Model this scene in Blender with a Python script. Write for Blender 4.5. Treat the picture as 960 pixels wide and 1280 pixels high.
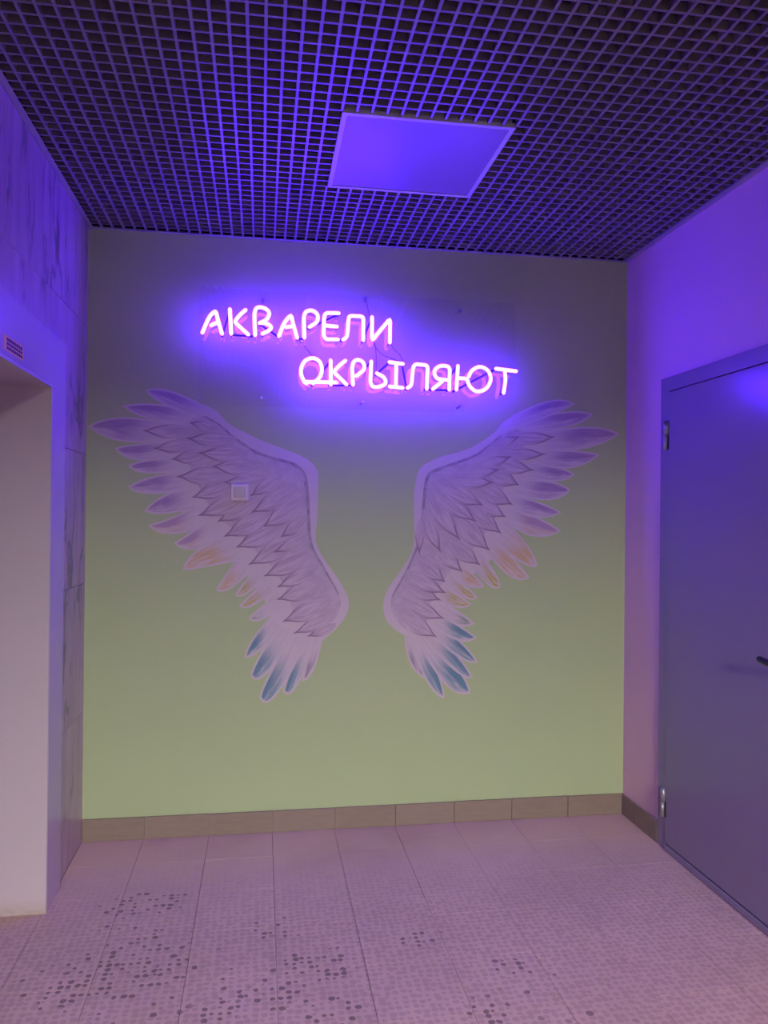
import bpy, bmesh, math, random
from mathutils import Vector, Matrix
random.seed(7)
C = bpy.context.scene.collection
for o in list(bpy.data.objects): bpy.data.objects.remove(o)

# ------------------------------------------------------------------ camera (fitted to the room's corners)
F, YAW, PITCH, ROLL = 971.3575, .1563, .0036, .0096
CAM = Vector((.8142, -3.814, 1.5426))
W, H = 2.6913, 2.874                      # room width, height of the grid ceiling
REAR = -10.4; TILED = -4.175
fwd = Vector((math.sin(YAW)*math.cos(PITCH), math.cos(YAW)*math.cos(PITCH), math.sin(PITCH)))
r0 = Vector((math.cos(YAW), -math.sin(YAW), 0)); u0 = r0.cross(fwd)
rgt = math.cos(ROLL)*r0 + math.sin(ROLL)*u0; upv = -math.sin(ROLL)*r0 + math.cos(ROLL)*u0
cd = bpy.data.cameras.new('camera'); cam = bpy.data.objects.new('camera', cd); C.objects.link(cam)
cd.sensor_fit = 'HORIZONTAL'; cd.sensor_width = 36; cd.lens = F*36/960; cd.clip_start = .02
m = Matrix((rgt, upv, -fwd)).transposed().to_4x4(); m.translation = CAM
cam.matrix_world = m
S = bpy.context.scene; S.camera = cam
def bp(x, y, axis, val):                   # the point of a known plane (wall, floor) that the photo shows at a pixel
    d = fwd + rgt*((x-480)/F) - upv*((y-640)/F)
    return CAM + d*((val-CAM[axis])/d[axis])
def onwall(x, y, Y=0.0): q = bp(x, y, 1, Y); return (q.x, q.z)

# ------------------------------------------------------------------ world, exposure
wd = bpy.data.worlds.new('world'); S.world = wd; wd.use_nodes = True
wd.node_tree.nodes['Background'].inputs[0].default_value = (.02, .02, .025, 1)
wd.node_tree.nodes['Background'].inputs[1].default_value = 1
vs = S.view_settings; vs.view_transform = 'Standard'; vs.look = 'None'; vs.exposure = 0; vs.gamma = 1; vs.use_curve_mapping = False
NEON = (6.0, .95, 92.0)                    # violet tube radiance
LAMP = (1.0, .98, .92); LAMP_S = 900.0      # the lit ceiling panels of the hall behind the camera

# ------------------------------------------------------------------ materials
class MT:
    def __init__(s, name, rough=.6, spec=.5, metal=0):
        s.m = bpy.data.materials.new(name); s.m.use_nodes = True; s.t = s.m.node_tree
        s.b = s.t.nodes['Principled BSDF']; s.b.inputs['Roughness'].default_value = rough
        s.b.inputs['Specular IOR Level'].default_value = spec; s.b.inputs['Metallic'].default_value = metal
    def n(s, t, ins=None, **kw):
        x = s.t.nodes.new('ShaderNode'+t)
        for k, v in kw.items(): setattr(x, k, v)
        for k, v in (ins or {}).items():
            if hasattr(v, 'is_output'): s.t.links.new(v, x.inputs[k])
            else: x.inputs[k].default_value = v
        return x
    def math(s, op, a, b=0.0, clamp=False):
        x = s.n('Math', {0: a, 1: b}, operation=op); x.use_clamp = clamp; return x.outputs[0]
    def step(s, v, a, b):                  # smooth 0..1 while v goes a..b (a>b allowed)
        lo, hi, t0, t1 = (a, b, 0., 1.) if a < b else (b, a, 1., 0.)
        return s.n('MapRange', {0: v, 1: lo, 2: hi, 3: t0, 4: t1}, interpolation_type='SMOOTHSTEP').outputs[0]
    def mix(s, f, a, b, mode='MIX'):
        x = s.n('Mix', data_type='RGBA', blend_type=mode)
        for i, v in ((0, f), (6, a), (7, b)):
            if hasattr(v, 'is_output'): s.t.links.new(v, x.inputs[i])
            else: x.inputs[i].default_value = v if i == 0 else (*v, 1)
        return x.outputs[2]
    def pos(s): return s.n('NewGeometry').outputs['Position']
    def noise(s, vec, scale, detail=2, rough=.5, out=0): return s.n('TexNoise', {'Vector': vec, 'Scale': scale, 'Detail': detail, 'Roughness': rough}).outputs[out]
    def scaled(s, vec, sc): return s.n('VectorMath', {0: vec, 1: sc}, operation='MULTIPLY').outputs[0]
    def col(s, c):
        if hasattr(c, 'is_output'): s.t.links.new(c, s.b.inputs['Base Color'])
        else: s.b.inputs['Base Color'].default_value = (*c, 1)
        return s
    def bump(s, h, strength, dist):
        x = s.n('Bump', {'Height': h, 'Strength': strength, 'Distance': dist}); s.t.links.new(x.outputs[0], s.b.inputs['Normal']); return s
def plain(name, c, rough=.6, spec=.5, metal=0, var=.06, scale=6):
    t = MT(name, rough, spec, metal); nz = t.noise(t.pos(), scale, 3)
    return t.col(t.mix(nz, tuple(x*(1-var) for x in c), tuple(min(1, x*(1+var)) for x in c))).m
M = {}
t = MT('green_wall_paint', .55, .3); p = t.pos()
t.col(t.mix(t.noise(p, 2.5, 3), (.395, .475, .265), (.425, .505, .285))); t.bump(t.noise(p, 140, 2), .18, .003); M['green'] = t.m
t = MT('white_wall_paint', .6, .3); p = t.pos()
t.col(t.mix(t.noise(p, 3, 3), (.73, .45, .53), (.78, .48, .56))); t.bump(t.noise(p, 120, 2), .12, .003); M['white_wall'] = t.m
M['low_bounce'] = plain('low_bounce_brown', (.035, .028, .025), .6, .3)  # dark brown chosen to cut light bounced from the unseen hall
M['dark_void'] = plain('black_plenum_paint', (.007, .005, .010), .9, .1)
M['grid'] = plain('grey_lacquered_slat', (.19, .15, .22), .36, .6)
M['grid_cross_shade'] = plain('grey_cross_slat_shaded', (.155, .125, .165), .42, .6)  # darker copy of the slat grey; shade put into the cross slats
M['angle'] = plain('lacquered_wall_angle', (.30, .25, .32), .4, .5)
M['lampframe'] = plain('white_lamp_frame', (.5, .48, .5), .35, .5)
M['diffuser'] = plain('opal_diffuser', (.19, .15, .22), .36, .6, var=.02)
t = MT('lit_diffuser', .5); t.col((.8, .8, .8)); t.b.inputs['Emission Color'].default_value = (*LAMP, 1); t.b.inputs['Emission Strength'].default_value = LAMP_S; M['lit'] = t.m
M['door'] = plain('grey_powder_coat', (.26, .20, .285), .22, .5, var=.04, scale=3)
M['doorframe'] = plain('grey_frame_powder_coat', (.26, .195, .29), .26, .5, var=.03)
M['hinge'] = plain('zinc_hinge', (.42, .4, .42), .35, .5, .6)
M['black'] = plain('black_plastic', (.012, .011, .013), .35, .5)
M['gap'] = plain('dark_seal_and_shade', (.02, .018, .025), .7, .2)
M['portal'] = plain('light_portal_enamel', (.55, .41, .54), .20, .5, var=.03, scale=2)
t = MT('jamb_enamel', .45, .4); p = t.pos()
z = t.n('SeparateXYZ', {0: p}).outputs[2]
dirt = t.math('MULTIPLY', t.step(z, .07, .0), t.noise(t.scaled(p, (30, 30, 60)), 1, 3))
t.col(t.mix(dirt, (.52, .43, .48), (.36, .27, .2))); M['jamb'] = t.m
M['liftdoor'] = plain('brushed_lift_door', (.4, .38, .4), .35, .5, .5)
t = MT('marble_tile', .28, .5); p = t.pos()
oi = t.n('ObjectInfo').outputs['Random']
sh = t.n('VectorMath', {0: p, 1: t.n('CombineXYZ', {1: t.math('MULTIPLY', oi, 7.), 2: t.math('MULTIPLY', oi, 3.)}).outputs[0]}, operation='ADD').outputs[0]
g1 = t.noise(t.scaled(sh, (3, 16, 2.2)), 1, 5, .6)
wp = t.n('VectorMath', {0: t.scaled(sh, (1, 3.0, .55)), 1: t.scaled(t.noise(sh, 2.5, 4, .6, 1), (.35, .35, .35))}, operation='ADD').outputs[0]
v1 = t.math('ABSOLUTE', t.math('SUBTRACT', t.noise(wp, 2.2, 3), .5))
vein = t.math('MULTIPLY', t.step(v1, .030, .004), t.step(t.noise(sh, 2.4, 1), .42, .55))
c = t.mix(t.step(g1, .25, .75), (.40, .26, .33), (.60, .41, .48)); t.col(t.mix(t.math('MULTIPLY', vein, .75), c, (.10, .07, .08))); M['marble'] = t.m
M['grout'] = plain('grey_grout', (.42, .34, .38), .9, .2)
t = MT('beige_skirting_tile', .55, .4); p = t.pos()
oi = t.n('ObjectInfo').outputs['Random']
c = t.mix(t.noise(t.scaled(p, (14, 14, 60)), 1, 4), (.20, .145, .115), (.285, .215, .17)); c = t.mix(t.math('MULTIPLY', oi, .35), c, (.30, .22, .20))
t.col(c); t.bump(t.noise(p, 90, 2), .15, .002); M['skirt'] = t.m
# porcelain floor tile: rows of shallow round dimples, some filled with dirt
t = MT('dimpled_floor_tile', .62, .35); p = t.pos()
vo = t.n('TexVoronoi', {'Vector': t.n('VectorMath', {0: t.scaled(p, (1, 1, 0)), 1: t.scaled(t.noise(p, 55, 2, .5, 1), (.012, .012, 0))}, operation='ADD').outputs[0], 'Scale': 1/.0262, 'Randomness': .40}, voronoi_dimensions='2D', feature='F1')
big = t.noise(p, 1.6, 4, .6)
size = t.math('ADD', .25, t.math('MULTIPLY', t.n('SeparateColor', {0: vo.outputs['Color']}).outputs[0], .22))
dot = t.step(t.math('SUBTRACT', vo.outputs['Distance'], size), .07, -.05)
fade = t.step(t.n('SeparateXYZ', {0: p}).outputs[1], -.15, -1.0)
cell = vo.outputs['Position']
blobs = None
for (x, y, r, s_) in [(160, 1133, .15, .42), (205, 1127, .12, .3), (155, 1160, .14, .2), (165, 1203, .30, .30), (218, 1212, .11, .6), (90, 1236, .16, .40), (35, 1230, .10, .3),
                      (275, 1264, .11, .75), (315, 1250, .11, .5), (375, 1203, .08, .8), (360, 1230, .14, .45), (420, 1210, .12, .6), (415, 1265, .14, .45), (340, 1235, .5, .08), (240, 1240, .45, .09),
                      (612, 1266, .10, .7), (640, 1208, .09, .5), (530, 1175, .1, .45), (335, 1160, .12, .3), (170, 1270, .25, .16), (690, 1250, .4, .05)]:
    q = bp(x, y, 2, 0)
    d = t.n('VectorMath', {0: t.scaled(p, (1, 1, 0)), 1: (q.x, q.y, 0)}, operation='DISTANCE').outputs['Value']
    b = t.math('MULTIPLY', t.step(d, r, r*.35), s_)
    blobs = b if blobs is None else t.math('MAXIMUM', blobs, b)
hashv = t.n('SeparateColor', {0: vo.outputs['Color']}).outputs[1]
dirty = t.math('MULTIPLY', t.step(t.math('SUBTRACT', blobs, hashv), -.02, .06), t.step(t.math('SUBTRACT', vo.outputs['Distance'], size), .0, -.10))
c = t.mix(t.step(big, .3, .7), (.53, .325, .30), (.64, .40, .365))
c = t.mix(t.math('MULTIPLY', t.noise(t.scaled(p, (5, 9, 1)), 1, 5, .7), .35), c, (.66, .47, .43))
c = t.mix(t.math('MULTIPLY', dot, t.math('MULTIPLY', fade, .42)), c, (.34, .205, .20))
c = t.mix(t.math('MULTIPLY', dirty, .72), c, (.14, .085, .08))
t.col(c); t.bump(t.math('MULTIPLY', dot, fade), .35, -.0012); M['floor'] = t.m
M['joint'] = plain('dark_floor_joint', (.30, .20, .20), .9, .2)
M['sticker'] = plain('yellow_sticker', (.80, .52, .06), .5, .4)
M['print'] = plain('dark_print', (.07, .02, .03), .6, .3)
M['plate_highlit'] = plain('switch_plastic_highlit', (.64, .52, .61), .4, .4)  # frame lighter than the rocker: edge highlights put into its colour
M['rocker'] = plain('switch_rocker_plastic', (.47, .375, .44), .4, .4)
# acrylic
t = MT('clear_acrylic'); o = t.t.nodes['Material Output']
fr = t.math('ADD', .04, t.math('MULTIPLY', .96, t.math('POWER', t.n('LayerWeight', {0: .5}).outputs['Facing'], 5.)))
mx = t.n('MixShader', {0: fr, 1: t.n('BsdfTransparent', {0: (1, 1, 1, 1)}).outputs[0], 2: t.n('BsdfGlossy', {'Roughness': .03}).outputs[0]})
t.t.links.new(mx.outputs[0], o.inputs[0]); M['acrylic'] = t.m
t = MT('neon_tube', .3); t.col((.8, .7, .85)); mxv = max(NEON)
t.b.inputs['Emission Color'].default_value = (*(v/mxv for v in NEON), 1); t.b.inputs['Emission Strength'].default_value = mxv; M['neon'] = t.m
M['blackout'] = plain('blackout_painted_tube', (.012, .01, .03), .5, .3)
M['steel'] = plain('steel_standoff', (.4, .4, .42), .3, .5, .8)
M['white_cap'] = plain('white_screw_cap', (.9, .88, .9), .2, .6)
M['wire'] = plain('thin_cable', (.05, .04, .06), .5, .3)
# mural paints
WHITE = (.60, .485, .575)
t = MT('mural_white', .6, .3); p = t.pos()
t.col(t.mix(t.noise(p, 9, 3), tuple(x*.95 for x in WHITE), tuple(x*1.04 for x in WHITE))); M['mwhite'] = t.m
t = MT('mural_body_wash', .6, .3); p = t.pos()
n1 = t.noise(t.scaled(p, (14, 1, 20)), 1, 5, .65)
t.col(t.mix(t.step(n1, .3, .7), (.46, .345, .465), (.57, .435, .56))); M['mbody'] = t.m
t = MT('mural_stroke', .6, .3); p = t.pos(); t.col(t.mix(t.step(t.noise(t.scaled(p, (30, 1, 30)), 1, 4), .3, .65), (.30, .215, .32), (.42, .33, .42))); M['mstroke'] = t.m
def feather_mat(name, tint, k=.8, s0=.25, s1=.7, tint2=None):
    t = MT(name, .6, .3); uv = t.n('UVMap', uv_map='along_edge').outputs[0]; st = t.n('UVMap', uv_map='along_side').outputs[0]
    a = t.n('SeparateXYZ', {0: uv}); s, d = a.outputs[0], a.outputs[1]; side = t.n('SeparateXYZ', {0: st}).outputs[1]
    off = t.math('MULTIPLY', t.n('ObjectInfo').outputs['Random'], 20.)
    vec = t.n('CombineXYZ', {0: t.math('MULTIPLY', s, 2.2), 1: t.math('MULTIPLY', side, 4.5), 2: off}).outputs[0]
    nz = t.noise(vec, 1.2, 4, .6)
    inner = t.math('MULTIPLY', t.step(d, .18, .30), t.step(s, s0, s1))
    mk = t.math('MULTIPLY', t.math('MULTIPLY', inner, t.step(nz, .25, .65)), k)
    base = t.mix(t.math('MULTIPLY', t.step(nz, .35, .7), .35), WHITE, tuple(x*.78 for x in WHITE))
    c = t.mix(mk, base, tint)
    if tint2:
        mk2 = t.math('MULTIPLY', t.math('MULTIPLY', inner, t.step(t.math('ADD', side, t.math('MULTIPLY', nz, .5)), .55, .85)), k)
        c = t.mix(mk2, c, tint2)
    return t.col(c).m
M['f_violet'] = feather_mat('feather_violet', (.36, .21, .47), .60, .0, .45, (.27, .14, .40))
M['f_pink'] = feather_mat('feather_pink', (.54, .38, .33), .85, .0, .4, (.40, .24, .45))
M['f_orange'] = feather_mat('feather_orange', (.56, .37, .19), .95, .0, .4)
M['f_yellow'] = feather_mat('feather_yellow', (.46, .37, .09), 1.0, .05, .5)
M['f_green'] = feather_mat('feather_green', (.20, .26, .22), .9, .25, .7)
M['f_blue'] = feather_mat('feather_blue', (.17, .29, .39), .9, .1, .5, (.11, .22, .32))
M['f_slate'] = feather_mat('feather_slate', (.20, .18, .27), .8, .1, .5)
t = MT('covert_feather', .6, .3); uv = t.n('UVMap', uv_map='along_edge').outputs[0]; st = t.n('UVMap', uv_map='along_side').outputs[0]
a = t.n('SeparateXYZ', {0: uv}); s, d = a.outputs[0], a.outputs[1]; side = t.n('SeparateXYZ', {0: st}).outputs[1]
off = t.math('MULTIPLY', t.n('ObjectInfo').outputs['Random'], 20.)
vec = t.n('CombineXYZ', {0: t.math('MULTIPLY', s, 1.6), 1: t.math('MULTIPLY', side, 5.), 2: off}).outputs[0]
nz = t.noise(vec, 1.3, 4, .6); nz2 = t.noise(vec, 3., 3, .6)
fill = t.mix(t.step(nz, .3, .7), (.42, .305, .435), (.61, .46, .585))
fill = t.mix(t.math('MULTIPLY', t.step(s, .5, .0), .6), fill, (.48, .36, .49))
line = t.math('MULTIPLY', t.math('MULTIPLY', t.step(d, .30, .06), t.step(s, .35, .85)), t.step(nz2, .15, .5))
t.col(t.mix(t.math('MULTIPLY', line, .85), fill, (.22, .125, .235))); M['covert'] = t.m

# ------------------------------------------------------------------ geometry helpers
def tag(o, label=None, cat=None, group=None, kind=None):
    for k, v in (('label', label), ('category', cat), ('group', group), ('kind', kind)):
        if v: o[k] = v
    return o
def wpos(o): return Vector((0, 0, 0)) if o is None else o.location + wpos(o.parent)
def obj(name, verts, faces, mat, parent=None, smooth=False, loc=None):
    base = wpos(parent) + (Vector(loc) if loc else Vector((0, 0, 0)))
    me = bpy.data.meshes.new(name); me.from_pydata([tuple(Vector(v)-base) for v in verts], [], faces); me.update()
    me.materials.append(M[mat])
    if smooth:
        for q in me.polygons: q.use_smooth = True
    o = bpy.data.objects.new(name, me); C.objects.link(o); o.parent = parent
    if loc: o.location = loc
    return o
def empty(name, loc):
    o = bpy.data.objects.new(name, None); C.objects.link(o); o.location = loc; o.empty_display_size = .05; return o
class MB:
    def __init__(s): s.v = []; s.f = []
    def box(s, a, b):
        (x0, y0, z0), (x1, y1, z1) = [tuple(min(p, q) for p, q in zip(a, b)), tuple(max(p, q) for p, q in zip(a, b))]
        n = len(s.v); s.v += [(x, y, z) for z in (z0, z1) for y in (y0, y1) for x in (x0, x1)]
        s.f += [tuple(n+i for i in q) for q in ((0, 2, 3, 1), (4, 5, 7, 6), (0, 1, 5, 4), (2, 6, 7, 3), (0, 4, 6, 2), (1, 3, 7, 5))]
        return s
    def bev(s, a, b, e):                    # box with bevelled edges
        bm = bmesh.new(); lo = [min(p, q) for p, q in zip(a, b)]; hi = [max(p, q) for p, q in zip(a, b)]
        bmesh.ops.create_cube(bm, size=1)
        for v in bm.verts: v.co = [l+(c+.5)*(h-l) for l, h, c in zip(lo, hi, v.co)]
        bmesh.ops.bevel(bm, geom=bm.edges[:], offset=e, segments=1, affect='EDGES')
        n = len(s.v); bm.verts.index_update(); s.v += [tuple(v.co) for v in bm.verts]; s.f += [tuple(n+v.index for v in f.verts) for f in bm.faces]; bm.free(); return s
    def tube(s, pts, r, sides=8, taper=None, capr=True):
        pts = [Vector(p) for p in pts]; k = len(pts); n0 = len(s.v); rings = []
        tan = [(pts[min(i+1, k-1)]-pts[max(i-1, 0)]).normalized() for i in range(k)]
        ref = Vector((0, 1, 0)) if abs(tan[0].y) < .9 else Vector((1, 0, 0))
        a = (ref - tan[0]*ref.dot(tan[0])).normalized()
        if capr:
            spec = [(pts[0]-tan[0]*r*.9, tan[0], .35), (pts[0]-tan[0]*r*.5, tan[0], .8)]+[(p_, t_, 1) for p_, t_ in zip(pts, tan)]+[(pts[-1]+tan[-1]*r*.5, tan[-1], .8), (pts[-1]+tan[-1]*r*.9, tan[-1], .35)]
        else: spec = [(p_, t_, 1) for p_, t_ in zip(pts, tan)]
        L = len(spec)
        for i, (p_, t_, q) in enumerate(spec):
            a = (a - t_*a.dot(t_)).normalized(); b = t_.cross(a)
            rr = r*q*(taper(i/(L-1)) if taper else 1)
            for j in range(sides):
                th = 2*math.pi*j/sides; s.v.append(tuple(p_+a*rr*math.cos(th)+b*rr*math.sin(th)))
        for i in range(L-1):
            for j in range(sides):
                s.f.append((n0+i*sides+j, n0+i*sides+(j+1) % sides, n0+(i+1)*sides+(j+1) % sides, n0+(i+1)*sides+j))
        s.f.append(tuple(n0+j for j in reversed(range(sides)))); s.f.append(tuple(n0+(L-1)*sides+j for j in range(sides)))
        return s
    def build(s, name, mat, parent=None, smooth=False, loc=None): return obj(name, s.v, s.f, mat, parent, smooth, loc)
def catmull(pts, n=5, closed=False):
    pts = [Vector(p) for p in pts]; out = []; k = len(pts)
    for i in range(k if closed else k-1):
        g = (lambda j: pts[j % k]) if closed else (lambda j: pts[max(0, min(k-1, j))])
        a, b, c_, d = g(i-1), g(i), g(i+1), g(i+2)
        for j in range(n):
            t_ = j/n; out.append(.5*((2*b)+(c_-a)*t_+(2*a-5*b+4*c_-d)*t_*t_+(3*b-a-3*c_+d)*t_**3))
    if not closed: out.append(pts[-1])
    return out

# ------------------------------------------------------------------ floor: slab and 30 cm tiles
TOP = H+.42
floor = tag(MB().box((-.40, REAR-.1, -.14), (W+.15, .15, -.012)).build('floor', 'joint'), 'pinkish beige dimpled tile floor with dirt-filled dimples', kind='structure')
xs = [.0005]+[.2805+.3*k for k in range(8)]+[W-.0005]; xs = [x for i, x in enumerate(xs) if i == 0 or x-xs[i-1] > .02]
ys = [-.0005]+[-.275-.3*k for k in range(20)]
ys = [y for y in ys if y >= TILED-.01]
unit = None
for j in range(len(ys)-1):
    for i in range(len(xs)-1):
        x0, x1, y1, y0 = xs[i]+.0008, xs[i+1]-.0008, ys[j]-.0008, ys[j+1]+.0008
        if abs(x1-x0-.2984) < 1e-4 and abs(y1-y0-.2984) < 1e-4:
            if unit is None: unit = MB().bev((0, 0, -.012), (.2984, .2984, 0), .0005).build('floor_tile', 'floor', floor, loc=(x0, y0, 0)); unit.data.transform(Matrix.Translation((x0, y0, 0))); continue
            o = unit.copy(); C.objects.link(o); o.parent = floor; o.location = (x0, y0, random.uniform(-.0002, .0001))
        else:
            MB().bev((x0, y0, -.012), (x1, y1, random.uniform(-.0003, 0)), .0005).build('floor_tile', 'floor', floor)
tag(MB().box((.0005, REAR, -.012), (W-.0005, TILED-.001, 0)).build('darkened_far_paving', 'low_bounce', floor), kind='stuff')  # unseen hall floor, darkened to cut bounced light
MB().box((-.33, -1.85, -.012), (-.0005, -.66, -.001)).build('lift_sill', 'floor', floor)

# ------------------------------------------------------------------ walls
tag(MB().box((-.40, 0, -.14), (W+.15, .15, TOP)).build('wall_back', 'green'), 'light green painted end wall carrying the wings and neon', kind='structure')
OY0, OY1, OZ = -1.855, -.655, 2.033                    # lift opening in the left wall
wl = tag(MB().box((-.40, OY1, 0), (-.012, 0, TOP)).box((-.40, REAR, 0), (-.012, OY0, TOP)).box((-.40, OY0, OZ), (-.012, OY1, TOP)).build('wall_left', 'grout'), 'left wall clad in large veined stone-look tiles', kind='structure')
cols = [0, -.65, -1.85, -3.05, -4.25, -5.45, -6.65, -7.85, -9.05, REAR]; rows = [0, .61, 1.21, 1.81, 2.41, 3.01, TOP]
def tile_rects(y0, y1, z0, z1):                        # tile minus the lift opening
    if y1 <= OY0 or y0 >= OY1 or z0 >= OZ: return [(y0, y1, z0, z1)]
    out = []
    if y1 > OY1: out.append((OY1, y1, z0, z1))
    if y0 < OY0: out.append((y0, OY0, z0, z1))
    if z1 > OZ: out.append((max(y0, OY0), min(y1, OY1), OZ, z1))
    return out
for i in range(len(cols)-1):
    for j in range(len(rows)-1):
        y1, y0, z0, z1 = cols[i]-(0 if i == 0 else .001), cols[i+1]+.001, rows[j]+.001, rows[j+1]-.001
        rr = tile_rects(y0, y1, z0, z1)
        if not rr: continue
        b = MB()
        for q in rr:
            if len(rr) == 1: b.bev((-.012, q[0], q[2]), (random.uniform(-.0004, 0), q[1], q[3]), .0012)
            else: b.box((-.012, q[0], q[2]), (-.0002, q[1], q[3]))
        b.build('wall_tile', 'marble', wl)
wr = tag(MB().box((W, REAR, -.14), (W+.15, 0, TOP)).build('wall_right', 'white_wall'), 'right wall painted pale, beside the grey door', kind='structure')
b = MB().box((.0003, REAR, .0005), (.012, -3.4, H-.002)).box((W-.012, REAR, .0005), (W-.0003, -3.4, H-.002))  # unseen panels added to darken the hall and cut bounce
tag(b.build('bounce_panels', 'low_bounce'), 'unseen dark brown panels added along the hall to cut bounced light', kind='structure')
tag(MB().box((-.40, REAR-.12, -.14), (W+.15, REAR, TOP)).build('wall_rear', 'low_bounce'), 'unseen dark brown wall at the far end of the hall, darkened to cut bounced light', kind='structure')  # unseen end wall kept dark so little light bounces back

# skirtings
sb = tag(MB().box((.001, -.004, .001), (W-.001, 0, .100)).build('baseboard_back', 'grout'), 'beige tile skirting under the green wall', kind='structure')
sx = [.001]+[.285+.3*k for k in range(8)]+[W-.001]
for i in range(9):
    MB().bev((sx[i]+.001, -.013, .0005), (sx[i+1]-.001, -.004, .106+random.uniform(-.002, .001)), .0012).build('skirting_tile', 'skirt', sb)
sr = tag(MB().box((W-.004, -.376, .001), (W, -.014, .100)).build('baseboard_right', 'grout'), 'beige tile skirting between the corner and the grey door', kind='structure')
for a, b in ((-.145, -.0145), (-.375, -.147)):
    MB().bev((W-.013, a, .0005), (W-.004, b, .105), .0012).build('skirting_tile', 'skirt', sr)

# ------------------------------------------------------------------ ceiling: open-cell grid below a black void
ceil = tag(MB().box((-.40, REAR-.1, TOP), (W+.15, .15, TOP+.12)).build('ceiling', 'dark_void'), 'open-cell grey grid ceiling below a dark void', kind='structure')
b = MB()                                                # the void's walls are painted black above the grid
for a_, c_ in (((0, -.004, H+.012), (W, 0, TOP)), ((0, REAR, H+.012), (.004, -.004, TOP)), ((W-.004, REAR, H+.012), (W, -.004, TOP))): b.box(a_, c_)
b.build('void_lining', 'dark_void', ceil)
PX, PY = 1.0629, -.6623                                 # far-left corner of the visible lamp
lamps = [(PX, PY, False), (PX, PY-6.6, True), (PX, PY-8.4, True)]
CELL, BW, BH = .05, .0090, .026
def spans(lo, hi, cuts):
    out = [(lo, hi)]
    for a, b_ in cuts: out = [r for s_ in out for r in ((s_[0], min(s_[1], a)), (max(s_[0], b_), s_[1])) if r[1]-r[0] > .01]
    return out
cache = {}
def slat(name, mat, axis, c_, lo, hi, dz=0):
    key = (axis, round(hi-lo, 4))
    if key not in cache:
        a, e = ((-BW/2, 0, 0), (BW/2, hi-lo, BH)) if axis == 1 else ((0, -BW/2, 0), (hi-lo, BW/2, BH))
        me = obj(name, *(lambda q: (q.v, q.f))(MB().box(a, e)), mat, ceil); cache[key] = me
        o = me
    else:
        o = cache[key].copy(); C.objects.link(o); o.parent = ceil
    o.location = (c_, lo, H+dz) if axis == 1 else (lo, c_, H+dz)
EDGE = .006
k0 = math.ceil((EDGE+.012-PX)/CELL); k1 = math.floor((W-EDGE-.012-PX)/CELL)
for k in range(k0, k1+1):
    x = PX+k*CELL
    cuts = [(ly-.6, ly) for lx, ly, _ in lamps if lx-.004 < x < lx+.604]
    for lo, hi in spans(REAR+.02, -.02, cuts): slat('slat', 'grid', 1, x, lo, hi)
k0 = math.ceil((REAR+.03-PY)/CELL); k1 = math.floor((-.03-PY)/CELL)
for k in range(k0, k1+1):
    y = PY+k*CELL
    cuts = [(lx, lx+.6) for lx, ly, _ in lamps if ly-.604 < y < ly+.004]
    for lo, hi in spans(.02, W-.02, cuts): slat('cross_slat', 'grid_cross_shade', 0, y, lo, hi, .0006)
def angle(name, lab, a0, a1, b0, b1): tag(MB().box(a0, a1).box(b0, b1).build(name, 'angle'), lab, kind='structure')
angle('trim_1', 'lacquered wall angle along the left tile wall', (.0005, REAR, H-.001), (.024, 0, H+.0005), (.0005, REAR, H-.001), (.002, 0, H+.02))
angle('trim_2', 'lacquered wall angle along the right pale wall', (W-.024, REAR, H-.001), (W-.0005, 0, H+.0005), (W-.002, REAR, H-.001), (W-.0005, 0, H+.02))
angle('trim_3', 'lacquered wall angle along the green wall', (.02, -.0195, H-.001), (W-.02, -.0005, H+.0005), (.02, -.002, H-.001), (W-.02, -.0005, H+.02))
for n_, (lx, ly, lit) in enumerate(lamps):
    r = empty('ceiling_light', (lx+.3, ly-.3, H-.004))
    lab = ['square ceiling panel light, switched off, reflecting violet neon', 'lit square ceiling panel next to the switched-off one', 'lit square ceiling panel nearest the far end wall'][n_]
    tag(r, lab, 'ceiling light', 'square ceiling lights')
    b = MB(); fw = .017; x0, x1, y0, y1 = lx+.002, lx+.598, ly-.598, ly-.002; z0, z1 = H-.004, H+.012
    b.box((x0, y0, z0), (x1, y0+fw, z1)).box((x0, y1-fw, z0), (x1, y1, z1)).box((x0, y0+fw, z0), (x0+fw, y1-fw, z1)).box((x1-fw, y0+fw, z0), (x1, y1-fw, z1))
    dz = .05 if lit else 0                                # unseen lit panels set back to cut light on the wall's top
    if lit: b.v = [(x, y, z+dz if z > H else z) for x, y, z in b.v]
    b.build('lamp_frame', 'angle' if lit else 'lampframe', r)
    MB().box((x0+fw, y0+fw, H-.001+dz), (x1-fw, y1-fw, H+.008+dz)).build('diffuser', 'lit' if lit else 'diffuser', r)
    MB().box((x0+.01, y0+.01, H+.0125+dz), (x1-.01, y1-.01, H+.03+dz)).build('back_tray', 'lampframe', r)

# ------------------------------------------------------------------ grey door in the right wall
d1 = empty('door_1', (W, -.90, 0)); tag(d1, 'grey metal door with black lever handle and two hinges', kind='structure')
FY0, FY1, FZ = -1.41, -.380, 2.196; LY0, LY1, LZ = -1.335, -.456, 2.125
fx = W-.012
MB().bev((fx, LY1+.003, .0005), (W, FY1, FZ), .0015).bev((fx, FY0, .0005), (W, LY0-.003, FZ), .0015).bev((fx, LY0-.003, LZ+.005), (W, LY1+.003, FZ), .0015).build('door_frame', 'doorframe', d1)
MB().box((W-.003, LY0-.004, .0005), (W-.0003, LY1+.004, LZ+.006)).build('door_seal', 'gap', d1)
leaf = MB().bev((W-.016, LY0, .036), (W-.0035, LY1, LZ), .0018).build('door_leaf', 'door', d1)
MB().bev((W-.020, LY0, .001), (W-.0035, LY1+.002, .030), .002).build('threshold', 'doorframe', d1)
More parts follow.
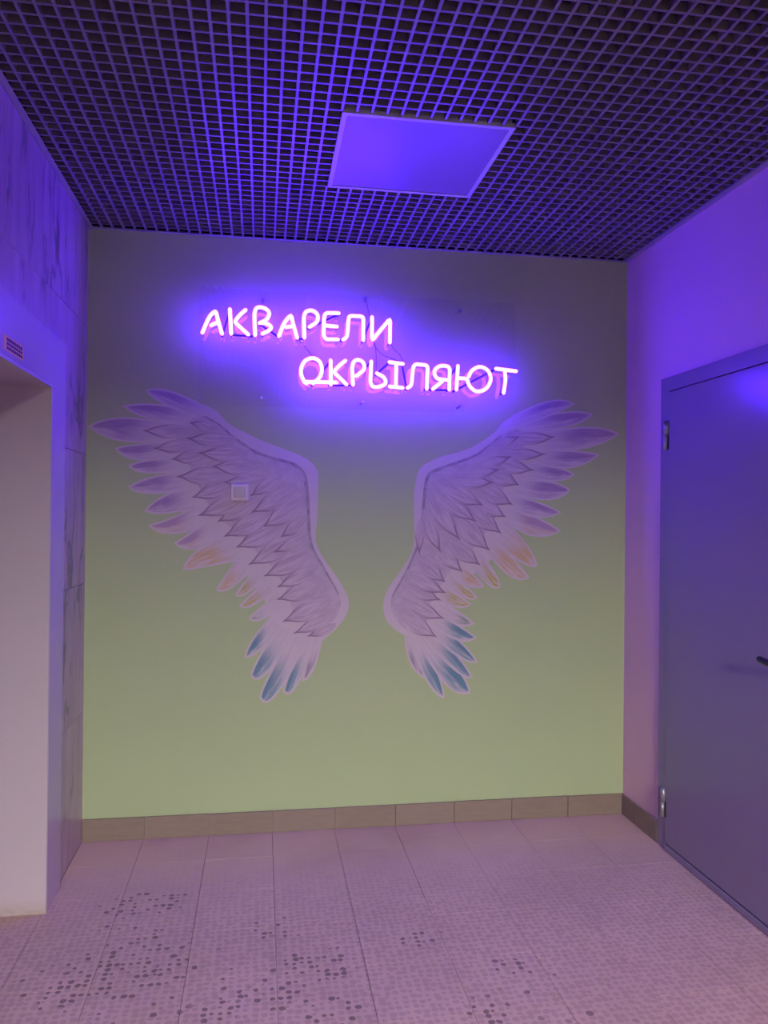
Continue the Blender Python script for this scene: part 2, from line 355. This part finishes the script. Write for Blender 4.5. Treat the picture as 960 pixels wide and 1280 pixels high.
for z0, z1 in ((1.858, 1.990), (.155, .290)):
    zm = z0+(z1-z0)*.52; yh = LY1+.008
    b = MB(); b.tube([(W-.024, yh-.004, zm+.001), (W-.024, yh-.004, z1)], .0115, 10, capr=False)
    b.tube([(W-.024, yh+.001, z0), (W-.024, yh+.001, zm-.001)], .0085, 10, capr=False)
    h_ = b.build('hinge', 'hinge', d1, True)
    for q in h_.data.polygons: q.use_smooth = len(q.vertices) == 4
    MB().box((W-.0175, yh-.016, z0), (W-.0162, yh-.008, zm-.002)).build('hinge_shadow_strip', 'gap', h_)  # dark strip on the leaf standing in for the hinge's shadow
hz = 1.019; hy = bp(947, 819, 0, W-.066).y-.135
b = MB().tube([(W-.016, hy, hz), (W-.024, hy, hz)], .026, 16, capr=False).tube([(W-.02, hy, hz), (W-.062, hy, hz)], .010, 10)
b.tube(catmull([(W-.062, hy, hz), (W-.068, hy+.03, hz+.001), (W-.068, hy+.08, hz+.003), (W-.066, hy+.125, hz+.007)], 4), .0145, 10, taper=lambda q: 1-.22*q)
b.build('door_handle', 'black', d1, True)
MB().tube([(W-.016, hy, hz-.09), (W-.021, hy, hz-.09)], .024, 16, capr=False).build('lock_rosette', 'black', d1)

# ------------------------------------------------------------------ lift portal in the left wall
d2 = empty('door_2', (0, -1.255, 0)); tag(d2, 'pale lift doorway with wide enamelled surround in the tile wall', kind='structure')
PO, PT = .200, 2.232
b = MB().box((.0002, OY1, .0005), (.014, OY1+PO, PT)).box((.0002, OY0-PO, .0005), (.014, OY0, PT)).box((.0002, OY0, OZ), (.014, OY1, PT))
b.build('portal_surround', 'portal', d2)
MB().box((-.30, OY1-.012, .0005), (.0135, OY1-.0002, OZ-.0002)).build('jamb', 'jamb', d2)
MB().box((-.30, OY0+.0002, .0005), (.0135, OY0+.012, OZ-.0002)).build('jamb', 'jamb', d2)
MB().box((-.30, OY0+.012, OZ-.012), (.0135, OY1-.012, OZ-.0002)).build('soffit', 'jamb', d2)
ym = (OY0+OY1)/2
for a, e in ((OY0+.012, ym-.002), (ym+.002, OY1-.012)):
    MB().bev((-.33, a, .003), (-.302, e, OZ-.012), .002).build('lift_door_panel', 'liftdoor', d2)
# sticker over the lift opening
q0 = bp(2, 418, 0, .014); q1 = bp(30, 452, 0, .014)
sy0, sy1, sz0, sz1 = -1.215, -.975, 2.050, 2.104
sy0, sy1 = bp(4.5, 430, 0, .014).y, bp(29, 440, 0, .014).y
sz1 = bp(4.5, 416.5, 0, .014).z; sz0 = bp(29, 451.5, 0, .014).z
st = empty('sticker', (.014, (sy0+sy1)/2, sz0)); tag(st, 'small yellowish sticker with three dark lines above the lift opening', 'sticker')
MB().box((.0142, sy0, sz0), (.0148, sy1, sz1)).build('sticker_sheet', 'sticker', st)
hgt = (sz1-sz0); b = MB()
for i in range(3):
    zc = sz1-hgt*(.22+.28*i); y = sy1-.012; 
    for wlen in ([.022, .014, .02, .016, .018, .012, .022, .016, .02] if i != 1 else [.018, .02, .012, .022, .014, .02, .018, .016]):
        if y-wlen < sy0+.01: break
        b.box((.0149, y-wlen, zc-hgt*(.10 if i else .12)), (.0152, y, zc+hgt*(.09 if i else .11))); y -= wlen+.003
b.build('print_lines', 'print', st)

# ------------------------------------------------------------------ painted wings
def ray_poly_d(p, segs):
    best = 9
    for a, c_ in segs:
        ab = c_-a; tt = max(0, min(1, (p-a).dot(ab)/max(ab.length_squared, 1e-9))); best = min(best, (p-a-ab*tt).length)
    return best
def quad(a, mid, b, n):                                  # curve through a, mid (halfway), b
    ctrl = 2*mid-.5*(a+b)
    return [(1-u)**2*a+2*u*(1-u)*ctrl+u*u*b for u in [i/n for i in range(n+1)]]
ACR = [-1, -.8, -.55, -.25, .0, .25, .55, .8, 1]
def feather_mesh(name, up, lo, y, mat, parent):          # up/lo: edge curves root -> tip on the wall plane (x, z)
    n = len(up)-1; V = []; UV = []; F_ = []
    segs = [(up[i], up[i+1]) for i in range(n)]+[(lo[i], lo[i+1]) for i in range(n)]
    for i in range(n+1):
        for a in ACR:
            p_ = lo[i]*(.5-.5*a)+up[i]*(.5+.5*a); V.append((p_.x, y, p_.y))
            UV.append((i/n, min(1, ray_poly_d(p_, segs)*25), .5+.5*a))
    k = len(ACR)
    for i in range(n):
        for j in range(k-1): F_.append((i*k+j, (i+1)*k+j, (i+1)*k+j+1, i*k+j+1))
    o = obj(name, V, F_, mat, parent); me = o.data
    # face the room (-y)
    me.update()
    if sum(q.normal.y for q in me.polygons) > 0: me.flip_normals()
    u1 = me.uv_layers.new(name='along_edge'); u2 = me.uv_layers.new(name='along_side')
    for lp in me.loops:
        s_, d_, t_ = UV[lp.vertex_index]; u1.data[lp.index].uv = (s_, d_); u2.data[lp.index].uv = (s_, t_)
    return o
V2 = lambda q: Vector(onwall(*q))
def outer(RU, MU, T_, ML, RL, y, mat, parent):
    feather_mesh('feather', quad(V2(RU), V2(MU), V2(T_), 14), quad(V2(RL), V2(ML), V2(T_), 14), y, mat, parent)
PROF = [.25, .45, .62, .77, .88, .96, 1., .99, .93, .83, .68, .49, .27, .12, 0]
def covert(tip, root, hw, y, parent, bend):
    tp, rt = V2(tip), V2(root); ax = tp-rt; nrm = Vector((-ax.y, ax.x)).normalized(); h = hw*.00405; up, lo = [], []
    for i, pr in enumerate(PROF):
        u = i/14; c_ = rt+ax*u+nrm*bend*ax.length*4*u*(1-u); up.append(c_+nrm*h*pr); lo.append(c_-nrm*h*pr)
    feather_mesh('covert_feather', up, lo, y, 'covert', parent)
def polygon(name, pts, y, mat, parent):
    from mathutils.geometry import tessellate_polygon
    P = [V2(q) for q in pts]; V = [(q.x, y, q.y) for q in P]
    F_ = [tuple(f) for f in tessellate_polygon([[Vector((q.x, q.y, 0)) for q in P]])]
    o = obj(name, V, F_, mat, parent)
    for f in o.data.polygons:
        if f.normal.y > 0: f.flip()
    return o
def smooth_px(pts, n=3): return [(q.x, q.y) for q in catmull([(x, y, 0) for x, y in pts], n)]
def wing(label, base_out, base_in, outers, body_in, body_out, row1, row2, cx, bend):
    q = onwall(*cx); w = empty('painted_wing', (q[0], 0, q[1])); tag(w, label, 'mural', 'pair of painted wings')
    y = -.0006; dy = .00011
    polygon('wing_ground', smooth_px(base_out)+base_in, y, 'mwhite', w); y -= dy
    for f in reversed(outers): outer(*f[:5], y, 'f_'+f[5], w); y -= dy
    sg = 1 if bend > 0 else -1
    polygon('covert_wash', smooth_px(body_in)+[(x+9*sg, yy-5) for x, yy in body_out], y, 'mbody', w); y -= dy
    k = len(body_in); sm = smooth_px(body_in); m_ = len(sm); up, lo = [], []          # brush stroke below the white band
    for i in range(0, int(m_*.82)):
        A, B = Vector(sm[max(0, i-1)]), Vector(sm[min(m_-1, i+1)]); tg = (B-A).normalized(); nr = Vector((-tg.y, tg.x))*sg
        wd_ = (1.2+3.2*math.sin(math.pi*min(1, i/(m_*.82)))*(.75+.25*math.sin(i*1.7)))
        P_ = Vector(sm[i]); up.append(V2(P_-nr*.6)); lo.append(V2(P_+nr*wd_))
    feather_mesh('shade_stroke', up, lo, y, 'mstroke', w); y -= dy
    for f in reversed(row1): covert(*f, y, w, bend); y -= dy
    for f in reversed(row2): covert(*f, y, w, bend); y -= dy
v, pk, og, ye, gr, bl, sl = 'violet', 'pink', 'orange', 'yellow', 'green', 'blue', 'slate'
wing('painted feather wing with a square switch plate among its feathers',
 [(231, 499), (245, 504), (256, 506.5), (271, 514), (284.7, 528.5), (304, 539.5), (328, 551), (354, 561), (378, 570.7), (390, 579), (396.8, 589), (397.8, 605), (397.3, 629), (396, 653), (394.6, 675), (402, 694), (418.8, 718), (432, 739.5), (436.3, 754), (433, 768), (421, 785), (403.3, 800.6)],
 [(380, 803), (355, 800), (338, 782), (338, 764), (328, 745), (312, 724), (296, 705), (275, 692), (252, 678), (236, 660), (228, 640), (222, 612), (205, 590), (198, 572), (190, 550), (196, 528), (215, 520)],
 [((268, 514), (215, 489), (182, 488), (205, 506), (248, 522), v), ((240, 513), (190, 504.5), (153, 507.5), (184, 523), (232, 528), v), ((205, 528), (150, 521.5), (110, 532.5), (147, 551), (205, 551), v),
  ((210, 552), (168, 555), (143.5, 560), (167, 574.5), (215, 572), v), ((218, 573), (183, 574.5), (160, 582.5), (183, 592), (222, 588), v), ((222, 590), (188, 596), (160, 608), (185, 617.5), (235, 612), v),
  ((232, 608), (200, 621.5), (180, 639), (207, 642.5), (245, 634), v), ((245, 632), (212, 647.5), (185, 656), (206, 667), (242, 664), pk), ((260, 650), (233, 668.5), (217.5, 678.5), (235, 687), (264, 682), pk),
  ((285, 668), (243, 690), (229, 713), (257, 709), (302, 700), og), ((296, 698), (280, 721), (270, 737), (286, 737), (312, 716), og), ((318, 713), (300.5, 733), (294, 744), (307, 743.5), (328, 726), ye),
  ((333, 723), (310, 745.5), (299, 757), (314, 758.5), (342, 740), ye), ((347, 740), (321, 762.5), (310.6, 772), (324, 776), (350, 762), gr), ((338, 770), (315, 799), (305.6, 821.5), (323, 815), (354, 784), bl),
  ((346, 784), (319.5, 828), (314, 846), (335, 841), (370, 788), bl), ((362, 795), (331, 853), (325.6, 873.5), (347, 867), (387, 795), bl), ((379, 795), (357.5, 850), (355.6, 866), (372, 856), (397, 797), bl), ((392, 797), (380, 838), (377.5, 852), (392.5, 837), (403, 799), sl)],
 [(256, 520), (275, 531), (290, 544), (304, 554), (320, 564), (342, 572), (365, 578), (376, 585), (382.5, 594), (384.5, 607), (386, 625), (387, 650), (389, 675), (393, 688), (401, 702), (411, 720), (421, 738), (426, 753), (422, 768), (412, 781), (400, 793)],
 [(376, 788), (356, 768), (352, 745), (342, 730), (330, 712), (315, 698), (300, 682), (284, 668), (262, 650), (248, 630), (236, 606), (226, 582), (210, 562), (212, 545), (232, 528)],
 [((177.5, 538), (240, 537), 8.5), ((191, 560.6), (245, 553), 8), ((214, 574), (262, 566), 9), ((220, 595.6), (288, 591), 11), ((239, 622), (296, 601), 10), ((247, 645), (310, 616), 11), ((271, 652.5), (322, 622), 10), ((279, 671), (340, 638), 12), ((294, 684.5), (354, 655), 12),
  ((310, 706), (369, 671), 11.5), ((329, 720.5), (388, 690), 11), ((345, 734.5), (398, 706), 9), ((345, 749.5), (404, 727), 11), ((352.5, 777), (414, 748), 12), ((365.6, 792), (418, 766), 8), ((383, 795.5), (420, 780), 6)],
 [((236, 528), (272, 534), 6), ((232, 547.5), (295, 549), 9), ((247, 566), (310, 566), 9.5), ((264, 582.5), (330, 582), 11), ((277.5, 603), (335, 596), 8), ((312, 620.5), (354, 590), 9), ((313, 641), (372, 606), 12), ((328, 659), (378, 624), 12), ((350, 672), (383, 645), 8), ((341, 691), (384, 668), 7)],
 (275, 680), .03)
wing('painted feather wing rising toward the grey door, without a plate',
 [(690, 500.5), (670, 506), (650, 516), (630, 527), (620, 539), (605, 550), (590, 559), (570, 566), (554, 570), (535, 578), (525, 585.6), (520, 599), (517.5, 620), (517.5, 645), (517.5, 680), (509, 701), (496, 720), (485, 736), (479, 755), (482.5, 774), (494, 787), (505, 794)],
 [(525, 800), (545, 792), (556, 780), (562, 758), (576, 735), (596, 714), (620, 694), (640, 664), (652, 640), (662, 612), (672, 588), (684, 560), (688, 540), (685, 522)],
 [((640, 520), (688, 500.5), (718, 505), (692, 518), (640, 537), v), ((655, 525), (708, 514.5), (741.5, 517.5), (710, 534), (650, 541), v), ((680, 540), (738, 533.5), (774, 542.8), (735, 560), (680, 563), v), ((675, 562), (722, 563.5), (749.5, 568), (716, 585), (670, 580), v),
  ((660, 580), (697, 583.5), (718, 593), (696, 602), (660, 597), v), ((650, 600), (690, 602), (713, 613), (684, 625.5), (640, 616), v), ((640, 618), (674, 627.5), (702, 640.6), (673, 647.5), (640, 637), v), ((640, 635), (675, 648), (701.5, 664), (670, 671), (638, 657), pk),
  ((632, 650), (661, 684), (671.5, 708), (653, 704.5), (620, 680), og), ((612, 663), (644, 699.5), (662, 722), (638, 721), (608, 690), og), ((598, 688), (617, 712), (626, 733.5), (611, 732), (590, 708), ye), ((574, 706), (593, 718.5), (605.5, 733), (588, 734), (570, 720), og),
  ((560, 716), (582, 731.5), (597.5, 747), (582, 748), (558, 732), ye), ((550, 730), (572, 742.5), (589.5, 755), (571, 760), (548, 748), ye), ((550, 750), (575, 765), (593.5, 779.5), (573, 782), (548, 767), gr), ((543, 763), (575, 782), (596, 796.5), (575, 801.5), (543, 785), bl),
  ((546, 778), (578, 803.5), (597.5, 827.5), (574, 822.5), (538, 791), bl), ((540, 786), (574, 821), (591, 847.5), (567, 837.5), (528, 796), bl), ((534, 794), (574, 837), (588, 866), (557, 856), (520, 797), bl), ((525, 795), (548.5, 842), (555.5, 873), (534, 853), (510, 797), bl), ((518, 795), (528.5, 830), (531, 848), (512.5, 829), (505.5, 793), sl)],
 [(626, 544), (607.5, 559), (595, 568), (580, 574), (570, 577.5), (554, 583), (537, 590), (531.5, 601), (529, 620), (527.5, 640), (525, 660), (522.5, 676), (517, 692), (507, 714), (496, 734), (488, 752), (493, 772), (507, 786), (530, 794)],
 [(543, 780), (548, 756), (560, 736), (574, 716), (593, 700), (605, 685), (618, 668), (630, 648), (636, 622), (645, 600), (655, 575), (666, 562), (674, 550), (655, 541)],
 [((694.5, 546), (635, 546), 8.5), ((683, 567.5), (622, 564), 8), ((667.5, 588), (612, 574), 10), ((649, 606.5), (604, 583), 12), ((641, 631), (596, 605), 11), ((632.5, 646.5), (592, 622), 10), ((627, 667), (583, 628), 12), ((612.5, 688.5), (568, 642), 13), ((600.6, 706.5), (560, 672), 11), ((578.5, 715.6), (546, 680), 9.5),
  ((557, 728), (520, 694), 11), ((558, 741.5), (508, 714), 10), ((552, 750.5), (502, 728), 9), ((556, 773.5), (502, 748), 10), ((546.5, 796.5), (498, 764), 11)],
 [((650, 545), (612, 557), 6), ((640, 570), (592, 583), 7), ((625, 586.5), (578, 592), 7), ((617.5, 603), (560, 597), 10), ((604.5, 632), (545, 600), 12), ((596.5, 652.5), (541, 608), 12), ((575.5, 676), (534, 612), 11), ((551, 691), (530, 636), 9), ((524, 694), (528, 645), 6)],
 (600, 680), -.03)

# ------------------------------------------------------------------ square blank switch plate on the left-hand wing
a = onwall(288.5, 604.5); e = onwall(311, 626)
r = empty('switch_plate', (a[0], -.006, e[1])); tag(r, 'small square pale switch plate mounted over the painted feathers', 'switch plate')
MB().bev((a[0], -.020, e[1]), (e[0], -.0050, a[1]), .0045).build('plate_frame', 'plate_highlit', r)
g = .016; MB().bev((a[0]+g, -.0245, e[1]+g), (e[0]-g, -.0202, a[1]-g), .002).build('rocker', 'rocker', r)

# ------------------------------------------------------------------ neon sign
YP, YT, RT = -.065, -.120, .0088
TILT = math.tan(math.radians(2.6)); ZT = 2.345          # foot forward: lean added so the board mirrors no lit panel
def tl(z): return (z-ZT)*TILT                          # acrylic front, tube axis, tube radius
pl = [onwall(250, 357.5, YP), onwall(645, 378.5, YP), onwall(644, 517.5, YP), onwall(247.5, 506.5, YP)]
x0, x1 = (pl[0][0]+pl[3][0])/2, (pl[1][0]+pl[2][0])/2; z1, z0 = (pl[0][1]+pl[1][1])/2, (pl[2][1]+pl[3][1])/2
ns = empty('neon_sign', ((x0+x1)/2, 0, z0)); tag(ns, 'violet neon lettering in two rows on a clear acrylic board', 'neon sign')
b = MB().bev((x0, YP, z0), (x1, YP+.005, z1), .0008); b.v = [(x, y+tl(z), z) for x, y, z in b.v]; b.build('acrylic_board', 'acrylic', ns)
for px, py in ((329, 373), (327, 497.5), (578, 386.5), (575, 508), (453, 503), (458, 371.5)):
    X, Z = onwall(px, py, YP)
    MB().tube([(X, -.0005, Z), (X, YP+.0055+tl(Z), Z)], .006, 10, capr=False).tube([(X, YP+.006+tl(Z), Z), (X, YP-.005+tl(Z), Z)], .0065, 10, capr=False).build('standoff', 'white_cap' if (px, py) in ((327, 497.5), (453, 503)) else 'steel', ns)
LET = [  # each letter: strokes ('c' curved, 's' straight) in photo pixels on the tube plane
 [('s', (253, 415.6), (258.5, 402), (263, 393.5), (269.5, 387.5), (272.5, 400), (277.5, 417)), ('s', (264, 406.5), (273, 402))],
 [('s', (287.3, 386), (288.9, 417)), ('s', (306.8, 387), (300, 393), (293, 402), (301, 409.5), (310.2, 418))],
 [('c', (318.9, 419), (318.3, 404), (318.2, 391), (321.7, 384), (330.8, 384.7), (336.6, 391), (333, 399), (324.5, 403.5)), ('c', (325, 403), (334, 404.5), (338.8, 408.5), (336, 413), (328, 417))],
 [('s', (348.7, 420), (354.5, 404.5), (358.5, 399), (364, 392.7), (366.3, 404), (371.4, 422)), ('s', (357.5, 408.7), (367.5, 407.4))],
 [('c', (380.5, 422), (380.2, 408), (380, 396), (383, 389), (390.4, 387.7), (397, 393), (396, 402), (387, 408.3))],
 [('c', (423.6, 391), (414, 390.8), (407.5, 391.5), (405.2, 398), (404.8, 410), (404.8, 418.5), (408, 423.5), (415, 424), (422.5, 424.3)), ('s', (406, 406.5), (421.3, 408))],
 [('c', (429, 424.3), (433.5, 420.5), (435, 410), (436, 398), (438.5, 394.6), (446, 394.8), (452, 395.2), (454.3, 398.5), (454.2, 411), (454, 425))],
 [('s', (465.3, 396), (465, 426), (476, 412), (488, 397.8), (487.4, 428))],
 [('c', (383, 480), (377.5, 472), (376.3, 461.5), (381, 451.5), (390.4, 447.7), (398.8, 451.5), (402.3, 461.5), (399.3, 472), (391, 479.6)), ('s', (380, 477), (421, 477.8))],
 [('s', (413.3, 450.5), (413.3, 481)), ('s', (431.6, 451), (424, 457), (416.8, 465), (424, 472), (432.8, 481))],
 [('c', (441, 481.3), (440.5, 470), (440.2, 459), (442.5, 452), (448, 450), (454, 453.5), (454.6, 462), (445, 470.4))],
 [('c', (464, 452), (463.3, 466), (462.9, 478), (466.2, 483.6), (474, 483.6), (481.5, 479.5), (479.5, 472), (471, 467))],
 [('s', (486.7, 452.8), (503.5, 455)), ('s', (495.3, 454), (494.3, 484)), ('s', (486.7, 483.4), (502.8, 485.2))],
 [('c', (509, 485.2), (513.5, 481.5), (515, 471), (516.3, 460), (519.5, 455.8), (526, 455.9), (532.5, 457), (534.3, 461), (533.5, 473), (533, 486.3))],
 [('c', (561, 487.3), (561.4, 474), (561.8, 461.5), (557.8, 457.8), (549, 458), (542.8, 464), (545, 472), (551, 474.5), (560, 475.2)), ('s', (552.6, 476.6), (540.6, 486.6))],
 [('s', (572.2, 457.6), (570, 487.3)), ('c', (571, 473), (577, 473.2), (583, 474.5), (587, 483.5), (595.7, 489.6), (607, 486), (613, 474.5), (609.5, 463.3), (599.3, 458.6), (589.5, 463.6), (585.5, 471))],
 [('s', (619.7, 461), (644.8, 464.2)), ('s', (630.8, 465), (631.5, 476), (628.8, 491.4))]]
def P3(q, y): X, Z = onwall(q[0], q[1], YT); return (X, y+tl(Z), Z)
prev = None
for n_, strokes in enumerate(LET):
    b = MB(); posts = []
    for si, (kind, *pts) in enumerate(strokes):
        y = YT + (.014 if (n_ == 8 and si == 1) else 0)
        p3 = [P3(q, y) for q in pts]
        if kind == 'c': p3 = catmull(p3, 4)
        else:
            out = [Vector(p3[0])]                         # round the bends a little
            for i in range(1, len(p3)-1):
                A, B, D = Vector(p3[i-1]), Vector(p3[i]), Vector(p3[i+1]); k = min(.012, (A-B).length*.35, (D-B).length*.35)
                a_, d_ = B+(A-B).normalized()*k, B+(D-B).normalized()*k
                out += [a_, (a_+2*B+d_)/4, d_]
            p3 = out+[Vector(p3[-1])]
        b.tube(p3, RT, 8)
        for q in ((p3[0], p3[-1]) if si == 0 else (p3[-1],)): posts.append(q)
    L_ = b.build('neon_letter', 'neon', ns, True)
    for q in posts: MB().tube([(q[0], YT+RT*.6+tl(q[2]), q[2]), (q[0], YP-.0003+tl(q[2]), q[2])], .0035, 6, capr=False).build('tube_support', 'blackout', L_)
    # blacked-out link running behind to the next letter
    end = strokes[0][-1]
    if n_ not in (7, 16):
        nxt = LET[n_+1][0][1]
        yb = YT+.024
        MB().tube(catmull([P3(end, YT+.008), P3(end, yb), P3(nxt, yb), P3(nxt, YT+.008)], 4), .0052, 6).build('blackout_tube', 'blackout', L_)
def wire(pts, y, r=.0016): MB().tube(catmull([(onwall(a_, b_, y)[0], y+tl(onwall(a_, b_, y)[1]), onwall(a_, b_, y)[1]) for a_, b_ in pts], 6), r, 5).build('power_cable', 'wire', ns)
wire([(458, 371.5), (460, 384), (463, 398), (467, 420), (470, 440), (470, 462)], -.052)
wire([(466, 427), (474, 440), (486, 447), (500, 452)], -.054)
wire([(488, 428), (492, 436), (500, 444), (506, 456)], -.056)
wire([(371, 424), (380, 432), (389, 444), (391, 452)], -.054)
